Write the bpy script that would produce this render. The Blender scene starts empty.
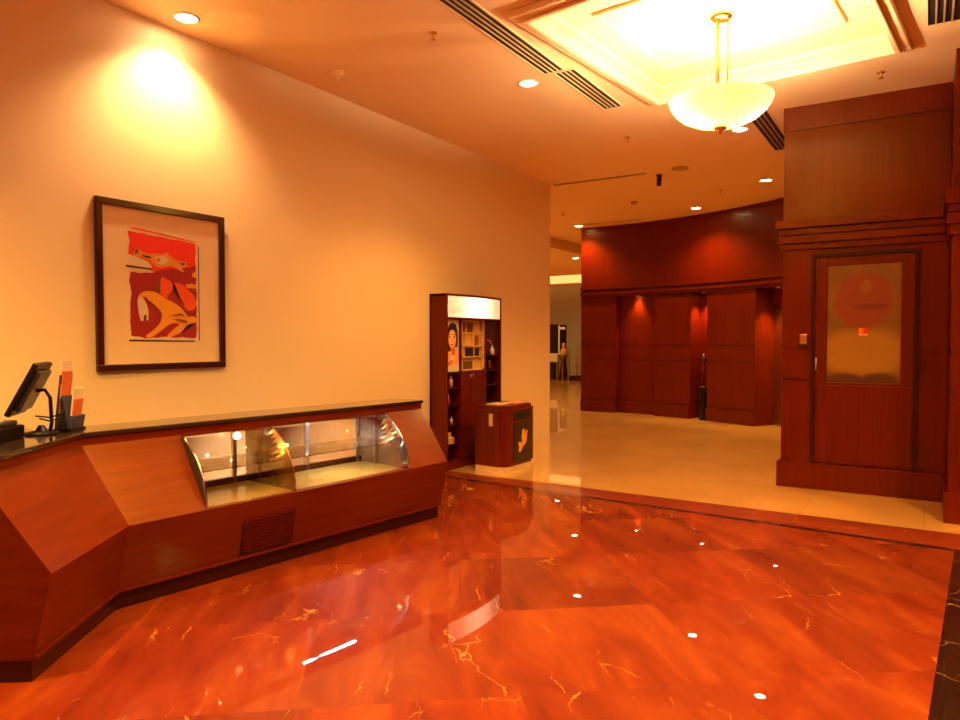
import bpy, bmesh, math, random
from mathutils import Vector, Matrix
random.seed(7)
PI = math.pi
SC = bpy.context.scene
COL = SC.collection

# ---------------------------------------------------------------- materials
def newmat(name):
    m = bpy.data.materials.new(name); m.use_nodes = True
    nt = m.node_tree; return m, nt, nt.nodes['Principled BSDF']
def plain(name, col, rough=.5, metal=0., coat=0., emit=None, es=0., trans=0., ior=1.45, spec=.5):
    m, nt, b = newmat(name)
    b.inputs['Base Color'].default_value = (*col, 1); b.inputs['Roughness'].default_value = rough
    b.inputs['Metallic'].default_value = metal; b.inputs['Coat Weight'].default_value = coat
    b.inputs['Coat Roughness'].default_value = .06; b.inputs['IOR'].default_value = ior
    b.inputs['Specular IOR Level'].default_value = spec
    b.inputs['Transmission Weight'].default_value = trans
    if emit: b.inputs['Emission Color'].default_value = (*emit, 1); b.inputs['Emission Strength'].default_value = es
    # faint procedural mottling of the roughness, so no surface is perfectly even
    if rough > .1 and trans == 0:
        tc = nt.nodes.new('ShaderNodeTexCoord'); n = nt.nodes.new('ShaderNodeTexNoise'); n.inputs['Scale'].default_value = 9
        mr = nt.nodes.new('ShaderNodeMapRange'); mr.inputs['To Min'].default_value = rough*.88; mr.inputs['To Max'].default_value = min(1, rough*1.12)
        nt.links.new(tc.outputs['Object'], n.inputs['Vector']); nt.links.new(n.outputs['Fac'], mr.inputs['Value']); nt.links.new(mr.outputs['Result'], b.inputs['Roughness'])
    return m
def wood(name, c1, c2, rough=.3, vertical=True, coat=.35):
    m, nt, b = newmat(name); N = nt.nodes.new; L = nt.links.new
    tc = N('ShaderNodeTexCoord'); mp = N('ShaderNodeMapping')
    mp.inputs['Scale'].default_value = (22, 22, .9) if vertical else (3, 1, 22)
    n = N('ShaderNodeTexNoise'); n.inputs['Scale'].default_value = 1.6; n.inputs['Detail'].default_value = 6; n.inputs['Distortion'].default_value = .35
    n2 = N('ShaderNodeTexNoise'); n2.inputs['Scale'].default_value = 1.1; n2.inputs['Detail'].default_value = 2
    r = N('ShaderNodeValToRGB'); r.color_ramp.elements[0].color = (*c1, 1); r.color_ramp.elements[1].color = (*c2, 1)
    r.color_ramp.elements[0].position = .3; r.color_ramp.elements[1].position = .72
    mx = N('ShaderNodeMath'); mx.operation = 'MULTIPLY_ADD'; mx.inputs[1].default_value = .6
    m2 = N('ShaderNodeMath'); m2.operation = 'MULTIPLY'; m2.inputs[1].default_value = .4
    L(tc.outputs['Object'], mp.inputs['Vector']); L(mp.outputs['Vector'], n.inputs['Vector']); L(tc.outputs['Object'], n2.inputs['Vector'])
    L(n2.outputs['Fac'], m2.inputs[0]); L(n.outputs['Fac'], mx.inputs[0]); L(m2.outputs[0], mx.inputs[2]); L(mx.outputs[0], r.inputs['Fac'])
    L(r.outputs['Color'], b.inputs['Base Color'])
    b.inputs['Roughness'].default_value = rough; b.inputs['Coat Weight'].default_value = coat; b.inputs['Coat Roughness'].default_value = .12; b.inputs['Specular IOR Level'].default_value = .4; b.inputs['Specular Tint'].default_value = (1, .62, .16, 1); b.inputs['Coat Tint'].default_value = (1, .86, .6, 1)
    return m
def glassy(name, tint=(1, 1, 1), refl=.0):
    m = bpy.data.materials.new(name); m.use_nodes = True; nt = m.node_tree; nt.nodes.clear(); N = nt.nodes.new; L = nt.links.new
    o = N('ShaderNodeOutputMaterial'); t = N('ShaderNodeBsdfTransparent'); t.inputs[0].default_value = (*tint, 1)
    g = N('ShaderNodeBsdfGlossy'); g.inputs['Roughness'].default_value = .02; f = N('ShaderNodeLayerWeight'); f.inputs['Blend'].default_value = .5; pw = N('ShaderNodeMath'); pw.operation = 'POWER'; pw.inputs[1].default_value = 5; L(f.outputs['Facing'], pw.inputs[0])
    a = N('ShaderNodeMath'); a.operation = 'ADD'; a.inputs[1].default_value = .045+refl; a.use_clamp = True
    mx = N('ShaderNodeMixShader'); L(pw.outputs[0], a.inputs[0]); L(a.outputs[0], mx.inputs[0]); L(t.outputs[0], mx.inputs[1]); L(g.outputs[0], mx.inputs[2]); L(mx.outputs[0], o.inputs[0])
    return m
def marble_red():
    m, nt, b = newmat('red_marble'); N = nt.nodes.new; L = nt.links.new
    tc = N('ShaderNodeTexCoord')
    mp = N('ShaderNodeMapping'); mp.vector_type = 'POINT'; mp.inputs['Rotation'].default_value = (0, 0, math.radians(50.7)); mp.inputs['Scale'].default_value = (1/.93, 1/.93, 1)
    mp.inputs['Location'].default_value = (.12, .43, 0)
    L(tc.outputs['Object'], mp.inputs['Vector'])
    fl = N('ShaderNodeVectorMath'); fl.operation = 'FLOOR'; L(mp.outputs['Vector'], fl.inputs[0])
    wn = N('ShaderNodeTexWhiteNoise'); wn.noise_dimensions = '2D'; L(fl.outputs['Vector'], wn.inputs['Vector'])
    # every slab is cut elsewhere from the block: shift the veining slab by slab
    off = N('ShaderNodeVectorMath'); off.operation = 'SCALE'; off.inputs['Scale'].default_value = 14; L(wn.outputs['Color'], off.inputs[0])
    ad = N('ShaderNodeVectorMath'); ad.operation = 'ADD'; L(mp.outputs['Vector'], ad.inputs[0]); L(off.outputs['Vector'], ad.inputs[1])
    n1 = N('ShaderNodeTexNoise'); n1.inputs['Scale'].default_value = 1.5; n1.inputs['Detail'].default_value = 9; n1.inputs['Roughness'].default_value = .58; n1.inputs['Distortion'].default_value = .7
    stv = N('ShaderNodeMapping'); stv.inputs['Scale'].default_value = (.7, 2.4, 1); stv.inputs['Rotation'].default_value = (0, 0, .5); L(ad.outputs['Vector'], stv.inputs['Vector']); L(stv.outputs['Vector'], n1.inputs['Vector'])
    r1 = N('ShaderNodeValToRGB'); e = r1.color_ramp.elements
    e[0].position = .28; e[0].color = (.13, .0105, .0010, 1); e[1].position = .75; e[1].color = (.30, .055, .004, 1)
    x = r1.color_ramp.elements.new(.5); x.color = (.205, .0225, .0016, 1)
    L(n1.outputs['Fac'], r1.inputs['Fac'])
    # slab to slab tone
    hs = N('ShaderNodeHueSaturation'); mr = N('ShaderNodeMapRange'); mr.inputs['To Min'].default_value = .78; mr.inputs['To Max'].default_value = 1.15
    L(wn.outputs['Value'], mr.inputs['Value']); L(mr.outputs['Result'], hs.inputs['Value']); L(r1.outputs['Color'], hs.inputs['Color'])
    # yellow veins: thin edges of a distorted voronoi, broken up by noise
    nd = N('ShaderNodeTexNoise'); nd.inputs['Scale'].default_value = 3.2; nd.inputs['Detail'].default_value = 5
    L(ad.outputs['Vector'], nd.inputs['Vector'])
    sc = N('ShaderNodeVectorMath'); sc.operation = 'SCALE'; sc.inputs['Scale'].default_value = .55; L(nd.outputs['Color'], sc.inputs[0])
    a2 = N('ShaderNodeVectorMath'); a2.operation = 'ADD'; L(stv.outputs['Vector'], a2.inputs[0]); L(sc.outputs['Vector'], a2.inputs[1])
    vo = N('ShaderNodeTexVoronoi'); vo.feature = 'DISTANCE_TO_EDGE'; vo.inputs['Scale'].default_value = 1.15; L(a2.outputs['Vector'], vo.inputs['Vector'])
    rv = N('ShaderNodeMapRange'); rv.inputs['From Min'].default_value = .010; rv.inputs['From Max'].default_value = .001; rv.clamp = True
    L(vo.outputs['Distance'], rv.inputs['Value'])
    nb = N('ShaderNodeTexNoise'); nb.inputs['Scale'].default_value = 2.3; nb.inputs['Detail'].default_value = 3; L(ad.outputs['Vector'], nb.inputs['Vector'])
    rb = N('ShaderNodeMapRange'); rb.inputs['From Min'].default_value = .54; rb.inputs['From Max'].default_value = .68; L(nb.outputs['Fac'], rb.inputs['Value'])
    ml = N('ShaderNodeMath'); ml.operation = 'MULTIPLY'; L(rv.outputs['Result'], ml.inputs[0]); L(rb.outputs['Result'], ml.inputs[1])
    mx = N('ShaderNodeMix'); mx.data_type = 'RGBA'; L(ml.outputs[0], mx.inputs['Factor']); L(hs.outputs['Color'], mx.inputs[6]); mx.inputs[7].default_value = (.62, .30, .06, 1)
    # slab joints
    fr = N('ShaderNodeVectorMath'); fr.operation = 'FRACTION'; L(mp.outputs['Vector'], fr.inputs[0])
    sp = N('ShaderNodeSeparateXYZ'); L(fr.outputs['Vector'], sp.inputs[0])
    mn = N('ShaderNodeMath'); mn.operation = 'MINIMUM'; L(sp.outputs['X'], mn.inputs[0]); L(sp.outputs['Y'], mn.inputs[1])
    lt = N('ShaderNodeMath'); lt.operation = 'LESS_THAN'; lt.inputs[1].default_value = .004; L(mn.outputs[0], lt.inputs[0])
    lm = N('ShaderNodeMath'); lm.operation = 'MULTIPLY'; lm.inputs[1].default_value = .35; L(lt.outputs[0], lm.inputs[0])
    m3 = N('ShaderNodeMix'); m3.data_type = 'RGBA'; L(lm.outputs[0], m3.inputs['Factor']); L(mx.outputs[2], m3.inputs[6]); m3.inputs[7].default_value = (.16, .03, .01, 1)
    L(m3.outputs[2], b.inputs['Base Color'])
    b.inputs['Roughness'].default_value = .6; b.inputs['Specular IOR Level'].default_value = .1; b.inputs['Coat Weight'].default_value = .9; b.inputs['Coat Roughness'].default_value = .012; b.inputs['Coat IOR'].default_value = 1.5
    return m
def marble(name, c1, c2, vein, scale=1.2, tile=None, rough=.3, coatr=.02, vw=.01):
    m, nt, b = newmat(name); N = nt.nodes.new; L = nt.links.new
    tc = N('ShaderNodeTexCoord'); n = N('ShaderNodeTexNoise'); n.inputs['Scale'].default_value = scale; n.inputs['Detail'].default_value = 6; L(tc.outputs['Object'], n.inputs['Vector'])
    r = N('ShaderNodeValToRGB'); r.color_ramp.elements[0].position = .35; r.color_ramp.elements[0].color = (*c1, 1); r.color_ramp.elements[1].position = .68; r.color_ramp.elements[1].color = (*c2, 1)
    L(n.outputs['Fac'], r.inputs['Fac'])
    s = N('ShaderNodeVectorMath'); s.operation = 'SCALE'; s.inputs['Scale'].default_value = .8; L(n.outputs['Color'], s.inputs[0])
    a = N('ShaderNodeVectorMath'); a.operation = 'ADD'; L(tc.outputs['Object'], a.inputs[0]); L(s.outputs['Vector'], a.inputs[1])
    vo = N('ShaderNodeTexVoronoi'); vo.feature = 'DISTANCE_TO_EDGE'; vo.inputs['Scale'].default_value = 2.2; L(a.outputs['Vector'], vo.inputs['Vector'])
    rv = N('ShaderNodeMapRange'); rv.inputs['From Min'].default_value = vw; rv.inputs['From Max'].default_value = vw*.1; L(vo.outputs['Distance'], rv.inputs['Value'])
    mx = N('ShaderNodeMix'); mx.data_type = 'RGBA'; L(rv.outputs['Result'], mx.inputs['Factor']); L(r.outputs['Color'], mx.inputs[6]); mx.inputs[7].default_value = (*vein, 1)
    out = mx.outputs[2]
    if tile:
        bt = N('ShaderNodeTexBrick'); bt.offset = 0; bt.inputs['Scale'].default_value = 1; bt.inputs['Brick Width'].default_value = tile; bt.inputs['Row Height'].default_value = tile
        bt.inputs['Mortar Size'].default_value = .003; bt.inputs['Color1'].default_value = (1, 1, 1, 1); bt.inputs['Color2'].default_value = (.93, .93, .93, 1); bt.inputs['Mortar'].default_value = (.6, .6, .6, 1)
        L(tc.outputs['Object'], bt.inputs['Vector'])
        mm = N('ShaderNodeMix'); mm.data_type = 'RGBA'; mm.blend_type = 'MULTIPLY'; mm.inputs['Factor'].default_value = 1; L(out, mm.inputs[6]); L(bt.outputs['Color'], mm.inputs[7]); out = mm.outputs[2]
    L(out, b.inputs['Base Color']); b.inputs['Roughness'].default_value = rough; b.inputs['Coat Weight'].default_value = .9; b.inputs['Coat Roughness'].default_value = coatr
    return m
def paint(name, col, bump=.02):
    m, nt, b = newmat(name); N = nt.nodes.new; L = nt.links.new
    tc = N('ShaderNodeTexCoord'); n = N('ShaderNodeTexNoise'); n.inputs['Scale'].default_value = .8; n.inputs['Detail'].default_value = 3; L(tc.outputs['Object'], n.inputs['Vector'])
    r = N('ShaderNodeValToRGB'); r.color_ramp.elements[0].color = tuple(c*.97 for c in col)+(1,); r.color_ramp.elements[1].color = (*col, 1); L(n.outputs['Fac'], r.inputs['Fac']); L(r.outputs['Color'], b.inputs['Base Color'])
    b.inputs['Roughness'].default_value = .6
    return m
def bowl_glass():
    m = bpy.data.materials.new('alabaster_glass'); m.use_nodes = True; nt = m.node_tree; nt.nodes.clear(); N = nt.nodes.new; L = nt.links.new
    o = N('ShaderNodeOutputMaterial'); t = N('ShaderNodeBsdfTranslucent'); d = N('ShaderNodeBsdfDiffuse'); g = N('ShaderNodeBsdfGlossy'); g.inputs['Roughness'].default_value = .15
    tc = N('ShaderNodeTexCoord'); n = N('ShaderNodeTexNoise'); n.inputs['Scale'].default_value = 7; n.inputs['Detail'].default_value = 5; n.inputs['Distortion'].default_value = 1
    r = N('ShaderNodeValToRGB'); r.color_ramp.elements[0].position = .3; r.color_ramp.elements[0].color = (.10, .082, .020, 1); r.color_ramp.elements[1].position = .7; r.color_ramp.elements[1].color = (.165, .138, .038, 1)
    L(tc.outputs['Object'], n.inputs['Vector']); L(n.outputs['Fac'], r.inputs['Fac']); L(r.outputs['Color'], t.inputs[0]); d.inputs[0].default_value = (.36, .30, .12, 1)
    a = N('ShaderNodeMixShader'); a.inputs[0].default_value = .75; L(d.outputs[0], a.inputs[1]); L(t.outputs[0], a.inputs[2])
    b = N('ShaderNodeMixShader'); b.inputs[0].default_value = .06; L(a.outputs[0], b.inputs[1]); L(g.outputs[0], b.inputs[2]); L(b.outputs[0], o.inputs[0])
    return m
def frosted():
    """etched, frosted pane: olive glass with a red-brown round motif, a paler band and dark mounds at the foot (own colour of the pane)"""
    m, nt, b = newmat('etched_pane'); N = nt.nodes.new; L = nt.links.new
    tc = N('ShaderNodeTexCoord'); sp = N('ShaderNodeSeparateXYZ'); L(tc.outputs['Object'], sp.inputs[0])
    nz = N('ShaderNodeTexNoise'); nz.inputs['Scale'].default_value = 5; nz.inputs['Detail'].default_value = 3; L(tc.outputs['Object'], nz.inputs['Vector'])
    ba = N('ShaderNodeValToRGB'); ba.color_ramp.elements[0].position = .3; ba.color_ramp.elements[0].color = (.17, .070, .007, 1); ba.color_ramp.elements[1].position = .7; ba.color_ramp.elements[1].color = (.24, .10, .010, 1)
    L(nz.outputs['Fac'], ba.inputs['Fac'])
    cur = ba.outputs['Color']
    def blob(cx, cz, rx, rz, edge, col, amt=1.):
        nonlocal cur
        mp = N('ShaderNodeMapping'); mp.vector_type = 'POINT'
        mp.inputs['Location'].default_value = (-cx/rx, 0, -cz/rz); mp.inputs['Scale'].default_value = (1/rx, 0, 1/rz); L(tc.outputs['Object'], mp.inputs['Vector'])
        ln = N('ShaderNodeVectorMath'); ln.operation = 'LENGTH'; L(mp.outputs['Vector'], ln.inputs[0])
        ad = N('ShaderNodeMath'); ad.operation = 'MULTIPLY_ADD'; ad.inputs[1].default_value = .25; L(nz.outputs['Fac'], ad.inputs[0]); L(ln.outputs['Value'], ad.inputs[2])
        mr = N('ShaderNodeMapRange'); mr.interpolation_type = 'SMOOTHSTEP'; mr.inputs['From Min'].default_value = 1.12+edge; mr.inputs['From Max'].default_value = 1.12-edge; mr.inputs['To Max'].default_value = amt; L(ad.outputs[0], mr.inputs['Value'])
        mx = N('ShaderNodeMix'); mx.data_type = 'RGBA'; L(mr.outputs['Result'], mx.inputs['Factor']); L(cur, mx.inputs[6]); mx.inputs[7].default_value = (*col, 1); cur = mx.outputs[2]
    # local frame: origin at the pane's foot centre, x across, z up (pane .63 x 1.15)
    blob(.0, .30, .42, .22, .3, (.42, .20, .02), .8)
    blob(.0, .80, .25, .27, .12, (.26, .03, .008), .85)
    blob(.02, .93, .05, .07, .3, (.30, .12, .02), .7)
    blob(.06, .74, .16, .03, .3, (.12, .016, .004), .6)
    blob(-.17, .02, .17, .07, .3, (.08, .015, .004), .9)
    blob(.15, .02, .17, .08, .3, (.08, .015, .004), .9)
    L(cur, b.inputs['Base Color']); b.inputs['Roughness'].default_value = .35; b.inputs['Coat Weight'].default_value = .3
    return m

M = {}
M['wall'] = paint('cream_wall_paint', (.90, .68, .36))
M['ceil'] = paint('cream_ceiling_paint', (.90, .62, .33))
M['wood'] = wood('cherry_wood', (.09, .0045, .0006), (.16, .0098, .001), rough=.36, coat=.10)
M['woodL'] = wood('cherry_wood_counter', (.10, .0065, .0005), (.175, .021, .001), rough=.34, vertical=False, coat=.12)
M['wood_dark'] = wood('dark_cherry_trim', (.022, .003, .0015), (.04, .005, .002), rough=.35)
M['frame'] = wood('mahogany_frame', (.035, .006, .003), (.06, .010, .004), rough=.3)
M['red'] = marble_red()
M['cream'] = marble('cream_marble', (.62, .32, .085), (.74, .41, .12), (.50, .26, .07), tile=.9, rough=.28)
M['strip'] = marble('rust_marble', (.20, .022, .006), (.28, .035, .008), (.6, .2, .06), rough=.28)
M['black'] = marble('black_marble', (.010, .004, .003), (.022, .008, .005), (.45, .25, .06), rough=.25, vw=.006)
M['granite'] = plain('dark_granite', (.035, .018, .010), .18, coat=.8)
M['steel'] = plain('brushed_steel', (.62, .56, .50), .28, metal=1)
M['chrome'] = plain('chrome', (.85, .82, .78), .1, metal=1)
M['brass'] = plain('brass', (.80, .48, .14), .25, metal=1)
M['golddoor'] = plain('gold_metal', (.55, .38, .10), .3, metal=1)
M['blk'] = plain('black_plastic', (.008, .004, .004), .4, spec=.25)
M['gry'] = plain('dark_grey_plastic', (.05, .035, .035), .4)
M['darkvent'] = plain('vent_black', (.02, .008, .004), .7)
M['vent'] = plain('vent_blade', (.50, .33, .17), .5)
M['glass'] = glassy('clear_glass')
M['bronze'] = glassy('bronze_glass', (.45, .34, .13), .08)
M['shelfglass'] = glassy('shelf_glass', (.72, .66, .52), .06)
M['deck'] = plain('cream_laminate', (.40, .27, .08), .25, coat=.4)
M['white'] = plain('white_plastic', (.8, .77, .72), .4)
M['tube'] = plain('fluorescent_tube', (.9, .95, 1), .4, emit=(.80, .90, 1), es=14)
M['lamp'] = plain('downlight_lamp', (1, .9, .7), .4, emit=(1, .80, .50), es=14)
M['cove'] = plain('cove_glow', (1, .8, .5), .5, emit=(1, .50, .14), es=.26)
def lit_sign():
    m, nt, b = newmat('lit_sign'); N = nt.nodes.new; L = nt.links.new
    b.inputs['Base Color'].default_value = (.9, .7, .5, 1); b.inputs['Emission Color'].default_value = (1, .68, .42, 1)
    tc = N('ShaderNodeTexCoord'); mp = N('ShaderNodeMapping'); mp.inputs['Location'].default_value = (0, -.1, 0); mp.inputs['Scale'].default_value = (0, 2.6, 0); L(tc.outputs['Object'], mp.inputs['Vector'])
    ln = N('ShaderNodeVectorMath'); ln.operation = 'LENGTH'; L(mp.outputs['Vector'], ln.inputs[0])
    mr = N('ShaderNodeMapRange'); mr.interpolation_type = 'SMOOTHSTEP'; mr.inputs['From Min'].default_value = 0; mr.inputs['From Max'].default_value = 1.3; mr.inputs['To Min'].default_value = .55; mr.inputs['To Max'].default_value = .13
    L(ln.outputs['Value'], mr.inputs['Value']); L(mr.outputs['Result'], b.inputs['Emission Strength']); return m
M['sign'] = lit_sign()   # hot spot painted into the emission, brightest towards the middle
M['signlit'] = M['sign']
M['bowl'] = bowl_glass()
M['etched'] = frosted()

# ---------------------------------------------------------------- mesh helpers
class MB:
    def __init__(s): s.bm = bmesh.new(); s.mats = []
    def mi(s, m):
        if m is None: return 0
        if m not in s.mats: s.mats.append(m)
        return s.mats.index(m)
    def face(s, pts, m=None, smooth=False):
        vs = [s.bm.verts.new(p) for p in pts]; f = s.bm.faces.new(vs); f.material_index = s.mi(m); f.smooth = smooth; return s
    def hull8(s, a, b, m=None):
        """a, b: two quads (4 pts each) joined into a hexahedron"""
        va = [s.bm.verts.new(p) for p in a]; vb = [s.bm.verts.new(p) for p in b]; n = len(va); k = s.mi(m)
        fs = [s.bm.faces.new(va[::-1]), s.bm.faces.new(vb)]
        for i in range(n): fs.append(s.bm.faces.new([va[i], va[(i+1) % n], vb[(i+1) % n], vb[i]]))
        for f in fs: f.material_index = k
        return s
    def box(s, x0, x1, y0, y1, z0, z1, m=None):
        a = [(x0, y0, z0), (x1, y0, z0), (x1, y1, z0), (x0, y1, z0)]; b = [(p[0], p[1], z1) for p in a]
        return s.hull8(a, b, m)
    def prism(s, poly, z0, z1, m=None):
        return s.hull8([(x, y, z0) for x, y in poly], [(x, y, z1) for x, y in poly], m)
    def obox(s, c, u, v, w, m=None):
        c = Vector(c); u = Vector(u); v = Vector(v); w = Vector(w)
        return s.hull8([c-u-v-w, c+u-v-w, c+u+v-w, c-u+v-w], [c-u-v+w, c+u-v+w, c+u+v+w, c-u+v+w], m)
    def lathe(s, prof, c=(0, 0, 0), n=24, m=None, closed=False):
        k = s.mi(m); rings = []
        for r, z in prof:
            if r < 1e-5: rings.append([s.bm.verts.new((c[0], c[1], c[2]+z))])
            else: rings.append([s.bm.verts.new((c[0]+r*math.cos(2*PI*i/n), c[1]+r*math.sin(2*PI*i/n), c[2]+z)) for i in range(n)])
        for A, B in zip(rings, rings[1:]):
            for i in range(n):
                j = (i+1) % n
                if len(A) == 1 and len(B) == 1: continue
                if len(A) == 1: f = s.bm.faces.new([A[0], B[j], B[i]])
                elif len(B) == 1: f = s.bm.faces.new([A[i], A[j], B[0]])
                else: f = s.bm.faces.new([A[i], A[j], B[j], B[i]])
                f.material_index = k; f.smooth = True
        return s
    def cyl(s, c, r, z0, z1, n=20, m=None): return s.lathe([(0, z0), (r, z0), (r, z1), (0, z1)], c, n, m)
    def tube(s, pts, r, n=8, m=None):
        k = s.mi(m); pts = [Vector(p) for p in pts]; rings = []
        for i, p in enumerate(pts):
            t = (pts[min(i+1, len(pts)-1)]-pts[max(i-1, 0)]).normalized()
            a = Vector((0, 0, 1)) if abs(t.z) < .9 else Vector((1, 0, 0))
            u = t.cross(a).normalized(); v = t.cross(u).normalized()
            rings.append([s.bm.verts.new(p+u*r*math.cos(2*PI*j/n)+v*r*math.sin(2*PI*j/n)) for j in range(n)])
        for A, B in zip(rings, rings[1:]):
            for i in range(n):
                f = s.bm.faces.new([A[i], A[(i+1) % n], B[(i+1) % n], B[i]]); f.smooth = True; f.material_index = k
        for R in (rings[0][::-1], rings[-1]):
            f = s.bm.faces.new(R); f.material_index = k
        return s
    def build(s, name, mat=None, parent=None, bevel=0., origin=None):
        bmesh.ops.recalc_face_normals(s.bm, faces=s.bm.faces)
        me = bpy.data.meshes.new(name)
        if parent is not None: mw = parent['_m']; T = Matrix([mw[i*4:i*4+4] for i in range(4)])
        else:
            if origin is None:
                xs = [v.co for v in s.bm.verts]; lo = [min(c[i] for c in xs) for i in range(3)]; hi = [max(c[i] for c in xs) for i in range(3)]
                origin = ((lo[0]+hi[0])/2, (lo[1]+hi[1])/2, lo[2])
            T = Matrix.Translation(origin)
        s.bm.transform(T.inverted()); s.bm.to_mesh(me); s.bm.free()
        o = bpy.data.objects.new(name, me); COL.objects.link(o)
        if parent is None: o.matrix_world = T
        else: o.parent = parent
        if s.mats:
            for m in s.mats: me.materials.append(m)
        else: me.materials.append(mat)
        o['_m'] = [x for r in T for x in r]
        if bevel:
            b = o.modifiers.new('bevel', 'BEVEL'); b.width = bevel; b.segments = 2; b.limit_method = 'ANGLE'; b.angle_limit = math.radians(40)
        return o
def tag(o, label=None, cat=None, group=None, kind=None):
    if label: o['label'] = label
    if cat: o['category'] = cat
    if group: o['group'] = group
    if kind: o['kind'] = kind
    return o
def thing(name, loc, label, cat, group=None, rz=0):
    o = bpy.data.objects.new(name, None); COL.objects.link(o); o.empty_display_size = .1
    T = Matrix.Translation(loc) @ Matrix.Rotation(rz, 4, 'Z'); o.matrix_world = T; o['_m'] = [x for r in T for x in r]
    return tag(o, label, cat, group)
def struct(mb, name, mat=None, parent=None, bevel=0., origin=(0, 0, 0)):
    o = mb.build(name, mat, parent, bevel, origin=origin)
    if parent is None: o['kind'] = 'structure'
    return o
def copy_tree(o, parent=None):
    c = o.copy(); COL.objects.link(c)
    if parent: c.parent = parent
    for ch in [x for x in o.children]: copy_tree(ch, c)
    return c
WARM = (1., .57, .15)
KL = 1.0
def spot(parent, loc, energy, size=120, blend=.8, col=WARM, rad=.05, aim=None, name='bulb'):
    l = bpy.data.lights.new(name, 'SPOT'); l.energy = energy*KL; l.spot_size = math.radians(size); l.spot_blend = blend; l.color = col; l.shadow_soft_size = rad
    o = bpy.data.objects.new(name, l); COL.objects.link(o)
    o.location = Vector(loc)-(parent.location if parent else Vector()); o.parent = parent
    if aim: o.rotation_euler = (Vector(aim)-Vector(loc)).to_track_quat('-Z', 'Y').to_euler()
    return o
def point(parent, loc, energy, col=WARM, rad=.05, name='bulb'):
    l = bpy.data.lights.new(name, 'POINT'); l.energy = energy*KL; l.color = col; l.shadow_soft_size = rad
    o = bpy.data.objects.new(name, l); COL.objects.link(o); o.location = Vector(loc)-parent.location; o.parent = parent; return o

H = 3.85
WX = -4.85
# ================================================================ SETTING
# floor: red marble hall, rust strip with a black line, cream marble lobby
cy = lambda x: 6.585-.013*(x+1.5)          # near edge of cream marble
b1 = lambda x: 6.215-.062*(x+2.0)          # far edge of the black line
b0 = lambda x: b1(x)-.075
XL, XR = -5.1, 4.0
struct(MB().prism([(XL, -4), (-.40, -4), (.185, b0(.185)), (XL, b0(XL))], -.06, 0), 'floor', M['red'])
struct(MB().prism([(-.40, -4), (.25, -4), (.80, b0(.8)), (.185, b0(.185))], -.06, 0), 'floor', M['black'])
struct(MB().prism([(.25, -4), (XR, -4), (XR, b0(XR)), (.80, b0(.8))], -.06, 0), 'floor', M['red'])
struct(MB().prism([(XL, b0(XL)), (XR, b0(XR)), (XR, b1(XR)), (XL, b1(XL))], -.06, 0), 'floor', M['black'])
struct(MB().prism([(XL, b1(XL)), (XR, b1(XR)), (XR, cy(XR)), (XL, cy(XL))], -.06, 0), 'floor', M['strip'])
struct(MB().prism([(XL, cy(XL)), (XR, cy(XR)), (XR, 12), (XR, 26), (-21, 26), (-21, 9.3), (XL, 9.3)], -.06, 0), 'floor', M['cream'])
# walls
struct(MB().box(XL, WX, -4, 9.66, 0, H+.4), 'wall_left', M['wall'])
struct(MB().box(-21, XL, 9.41, 9.66, 0, H+.4), 'wall_left', M['wall'])
struct(MB().box(-21, -3, 25.5, 25.8, 0, 4.4), 'wall_far', plain('grey_wall', (.42, .36, .27), .6))
struct(MB().box(-21.2, -21, 9.25, 25.8, 0, 4.4), 'wall_far', M['wall'])
struct(MB().box(XL, XR+.2, -4.2, -4, 0, H+.4), 'wall_back', M['wall'])
struct(MB().box(XR, XR+.2, -4, 12.2, 0, H+.4), 'wall_right', M['wood'])
struct(MB().box(-4.2, -4.0, 14.6, 25.5, 0, 4.4), 'wall_far', M['wall'])
# ceiling with the coffer opening
COF = (-1.355, 5.55); CR = math.radians(-6)
def cof(x, y): return (COF[0]+x*math.cos(CR)-y*math.sin(CR), COF[1]+x*math.sin(CR)+y*math.cos(CR))
HX, HY = 1.0, 1.13
inn = [cof(-HX, -HY), cof(HX, -HY), cof(HX, HY), cof(-HX, HY)]; out = [(-7.3, -4), (XR, -4), (XR, 19), (-7.3, 19)]
c = MB()
for i in range(4): c.prism([out[i], out[(i+1) % 4], inn[(i+1) % 4], inn[i]], H, H+.25)
struct(c, 'ceiling', M['ceil'])
struct(MB().prism([cof(x*1.08, y*1.08) for x, y in ((-HX, -HY), (HX, -HY), (HX, HY), (-HX, HY))], 3.94, 4.09), 'ceiling', M['ceil'])
struct(MB().box(-21, -7.3, 9.4, 19, 3.62, 4.2), 'ceiling', M['ceil'])
struct(MB().box(-21, -3, 19, 19.5, 3.46, 4.4).box(-21, -3, 19.5, 25.6, 4.2, 4.4), 'ceiling', M['ceil'])
# coffer mouldings
def rect_frame(mb, hx, hy, w, z0, z1):
    for x0, x1, y0, y1 in ((-hx-w, hx+w, -hy-w, -hy), (-hx-w, hx+w, hy, hy+w), (-hx-w, -hx, -hy, hy), (hx, hx+w, -hy, hy)): mb.prism([cof(x0, y0), cof(x1, y0), cof(x1, y1), cof(x0, y1)], z0, z1)
    return mb
m_ = MB(); rect_frame(m_, HX, HY, .10, 3.80, 3.849); rect_frame(m_, HX-.012, HY-.012, .045, 3.775, 3.80); rect_frame(m_, HX-.06, HY-.06, .06, 3.885, 3.94)
struct(m_, 'trim_1', M['ceil'], bevel=.008)
struct(rect_frame(MB(), .70, .62, .035, 3.915, 3.94), 'trim_2', M['ceil'], bevel=.006)

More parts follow.
